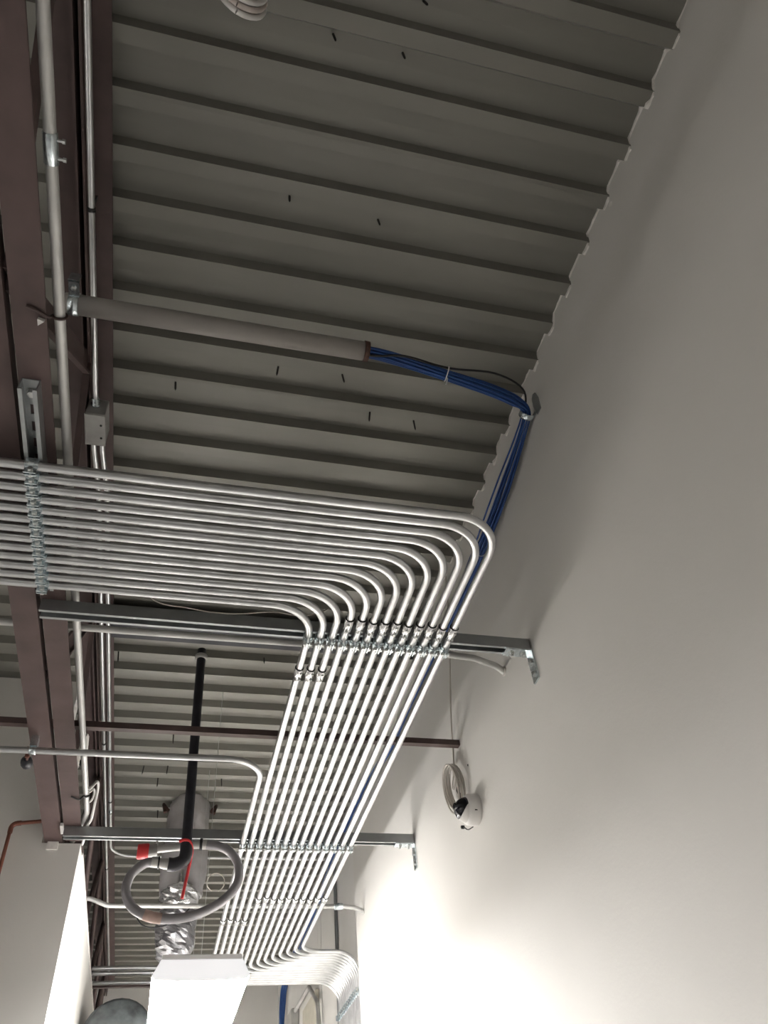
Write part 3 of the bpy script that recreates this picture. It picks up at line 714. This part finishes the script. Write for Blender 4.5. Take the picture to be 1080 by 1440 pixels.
# round spiral duct low beyond the foil duct
t = thing('round_duct', 'round grey spiral duct under the far pipes', 'duct', (-0.17, 5.6, 2.6))
dp = []
for k in range(24):
    y_ = 5.2 + 0.055 * k; dp += [(0.192, y_), (0.196, y_ + 0.006), (0.192, y_ + 0.012)]
part('duct', MB().lathe([(0.10, 5.16), (0.165, 5.17), (0.192, 5.195)] + dp, 28, 'Y', (-0.185, 0, 2.738)), M['spiral'], t)
part('end_wrap', MB().lathe([(0.01, 5.10), (0.09, 5.12), (0.17, 5.168), (0.18, 5.175)], 24, 'Y', (-0.185, 0, 2.738)), M['bag'], t)
part('hanger_strap', MB().box(-0.396, -0.18, 6.3, 6.33, 2.93, 2.936), M['zinc'], t)

# ================================================================== SMALL THINGS BY THE JOIST
t = thing('copper_pipe', 'bare copper pipe with an elbow on the wall beside the joist end', 'pipe', (-0.68, 3.57, 3.0))
part('tube', MB().tube(fillet([(-0.50, YL - 0.045, 3.215), (-0.693, YL - 0.045, 3.19), (-0.69, YL - 0.045, 2.1)], 0.03, 6), 0.008, 10), M['copper'], t)
part('elbow', MB().tube(fillet([(-0.655, YL - 0.045, 3.195), (-0.693, YL - 0.045, 3.19), (-0.692, YL - 0.045, 3.15)], 0.024, 6), 0.0105, 10), M['copper'], t)
t = thing('hanging_connector', 'small dark cable connector clipped at the joist edge under the lone conduit', 'connector', (-0.56, 2.86, 3.1))
part('body', MB().lathe([(0.008, -0.028), (0.019, -0.02), (0.022, 0.0), (0.018, 0.016), (0.008, 0.026)], 12, 'Y', (-0.562, 2.865, 3.105)), M['blacksteel'], t)
part('clip', MB().box(-0.56, -0.545, 2.79, 2.80, 3.09, 3.1305), M['copper'], t)
part('stem', MB().tube([(-0.552, 2.795, 3.1), (-0.56, 2.85, 3.105)], 0.005, 6), M['rust'], t)
t = thing('beam_clamp', 'zinc clamp holding the lone conduit to the joist chord', 'clamp', (-0.525, 2.722, 3.1))
part('band', MB().lathe([(RC + 0.0003, -0.012), (RC + 0.003, -0.011), (RC + 0.003, 0.011), (RC + 0.0003, 0.012)], 14, 'X', (-0.525, 2.722, ZC)), M['zinc'], t)
part('jaw', MB().box(-0.537, -0.513, 2.706, 2.738, ZC + RC, 3.1305), M['zinc'], t)
for pts, rad, lab in (([(-0.357, 3.15, 3.150), (-0.345, 3.15, 3.166), (-0.336, 3.192, 3.206), (-0.333, 3.242, 3.210), (-0.338, 3.29, 3.175), (-0.344, 3.34, 3.140), (-0.352, 3.40, 3.139), (-0.370, 3.47, 3.1395), (-0.386, 3.60, 3.150), (-0.40, 3.70, 3.16)], 0.006, 'the fuller loop'),
                      ([(-0.357, 3.17, 3.148), (-0.350, 3.18, 3.160), (-0.345, 3.205, 3.181), (-0.343, 3.232, 3.180), (-0.347, 3.25, 3.160), (-0.357, 3.26, 3.150)], 0.0045, 'the tighter loop')):
    single('loose_cable', MB().tube(smoothpath(pts, 6), rad, 8), M['white'], 'white flexible cable looping off the pale conduit end, ' + lab, 'cable')
t = thing('joist_plate', 'pale plate bolted inside the joist near its end', 'plate', (-0.43, 3.2, 3.25))
part('plate', MB().prism([(3.02, 3.21), (3.12, 3.21), (3.34, 3.42), (3.28, 3.46), (3.22, 3.44)], 'X', -0.424, -0.416), M['edge'], t)
part('bolt', MB().lathe([(0.012, 0), (0.012, 0.006)], 6, 'X', (-0.416, 3.16, 3.27), False), M['hole'], t)
single('tie_wire', MB().tube(smoothpath([(-0.42, 3.17, 3.1275), (-0.403, 3.185, 3.126), (-0.389, 3.19, 3.127), (-0.378, 3.195, 3.1435), (-0.366, 3.20, 3.1425), (-0.356, 3.205, 3.152)], 6), 0.0033, 6), M['black'], 'dark tie wire from the joist chord to the pale conduit', 'wire')
single('loose_wire', MB().tube(smoothpath([(-0.262, 2.72, 3.93), (-0.246, 2.75, 3.875), (-0.178, 2.79, 3.85), (-0.06, 2.805, 3.848), (0.057, 2.819, 3.845), (0.185, 2.817, 3.85), (0.33, 2.80, 3.862), (0.444, 2.798, 3.85), (0.52, 2.80, 3.87), (0.60, 2.82, 3.93)], 6), 0.0026, 6), M['ivory'],
       'thin pale wire draped in front of the black gap under the deck', 'wire')
single('tag_strip', MB().box(-0.474, -0.462, 3.42, 3.50, 3.118, 3.1315), M['white'], 'small white strip in the slot between the joist angles', 'strip')

# cable coil hanging from the deck
t = thing('cable_coil', 'hanging coil of pale pink and white cable under the deck', 'cable', (-0.07, 0.4, 3.5))
for k in range(9):
    q = k % 3; lay = k // 3
    rw = 0.034 + 0.012 * q; hz = 0.15; lp = []
    for s in range(33):
        a = 2 * math.pi * s / 32
        lp.append((-0.072 + rw * math.sin(a) * 1.0, 0.400 + 0.014 * (lay - 1) + 0.02 * math.sin(a), 3.775 - (hz + 0.012 * q) * math.cos(a)))
    part('coil_turn', MB().tube(lp, 0.0064, 8, caps=False), M['coil'] if k % 2 else M['white'], t)
part('hook', MB().tube([(-0.072, 0.400, 3.92), (-0.072, 0.400, ZD + 0.03)], 0.003, 6), M['screw'], t)

# ================================================================== LIGHT FIXTURES
def light_fixture(cx, y0, y1, zb, label, lens, side):
    t = thing('light_fixture', label, 'light fixture', (cx, (y0 + y1) / 2, zb), 'wraparound light fixtures')
    hb, ht, H = 0.189, 0.160, 0.068
    bot = [(-hb, zb + 0.012), (-hb + 0.012, zb + 0.002), (-0.09, zb - 0.004), (0.09, zb - 0.004), (hb - 0.012, zb + 0.002), (hb, zb + 0.012)]
    prof = [(-ht, zb + H)] + bot + [(ht, zb + H)]
    def strip(pr):
        n = len(pr); vs = [(cx + u, yy, z) for yy in (y0 + 0.012, y1 - 0.012) for u, z in pr]
        return MB().add(vs, [(i, i + 1, n + i + 1, n + i) for i in range(n - 1)])
    part('lens', strip(bot), lens, t)
    part('side_lens', strip(prof[:2]), side, t); part('side_lens', strip(prof[-2:]), side, t)
    for a, b in ((y0, y0 + 0.012), (y1 - 0.012, y1)):
        part('end_cap', MB().prism([(cx + u * 1.004, z) for u, z in prof], 'Y', a, b), M['cap'], t)
    part('housing', MB().bevbox(cx - ht, cx + ht, y0 + 0.002, y1 - 0.002, zb + H, zb + H + 0.022, 0.004), M['housing'], t)
    for yy in (y0 + 0.15, y1 - 0.19):
        part('suspension_wire', MB().tube([(cx, yy, zb + H + 0.02), (cx, yy, ZD + 0.01)], 0.0012, 5), M['bolt'], t)
    return t
light_fixture(0.166, 3.478, 4.698, 2.55, 'glowing white wraparound light fixture hanging below the conduits', M['lens'], M['lens_side'])
for x_, y_, lab in ((-2.2, -0.30, 'far beyond the joist, level with the cable sleeve'), (-2.2, 1.06, 'far beyond the joist, close to the beige cross wall')):  # added out of view as broad fill on the right wall
    light_fixture(x_, y_, y_ + 1.22, 2.55, 'unseen added fill light fixture hanging ' + lab, M['lens_fill'], M['lens_fill_side'])
light_fixture(0.166, 6.9, 8.12, 2.55, 'unseen added fill light fixture hanging close to the far end wall', M['lens_fill_far'], M['lens_fill_side'])  # added out of view to brighten the far and recessed walls
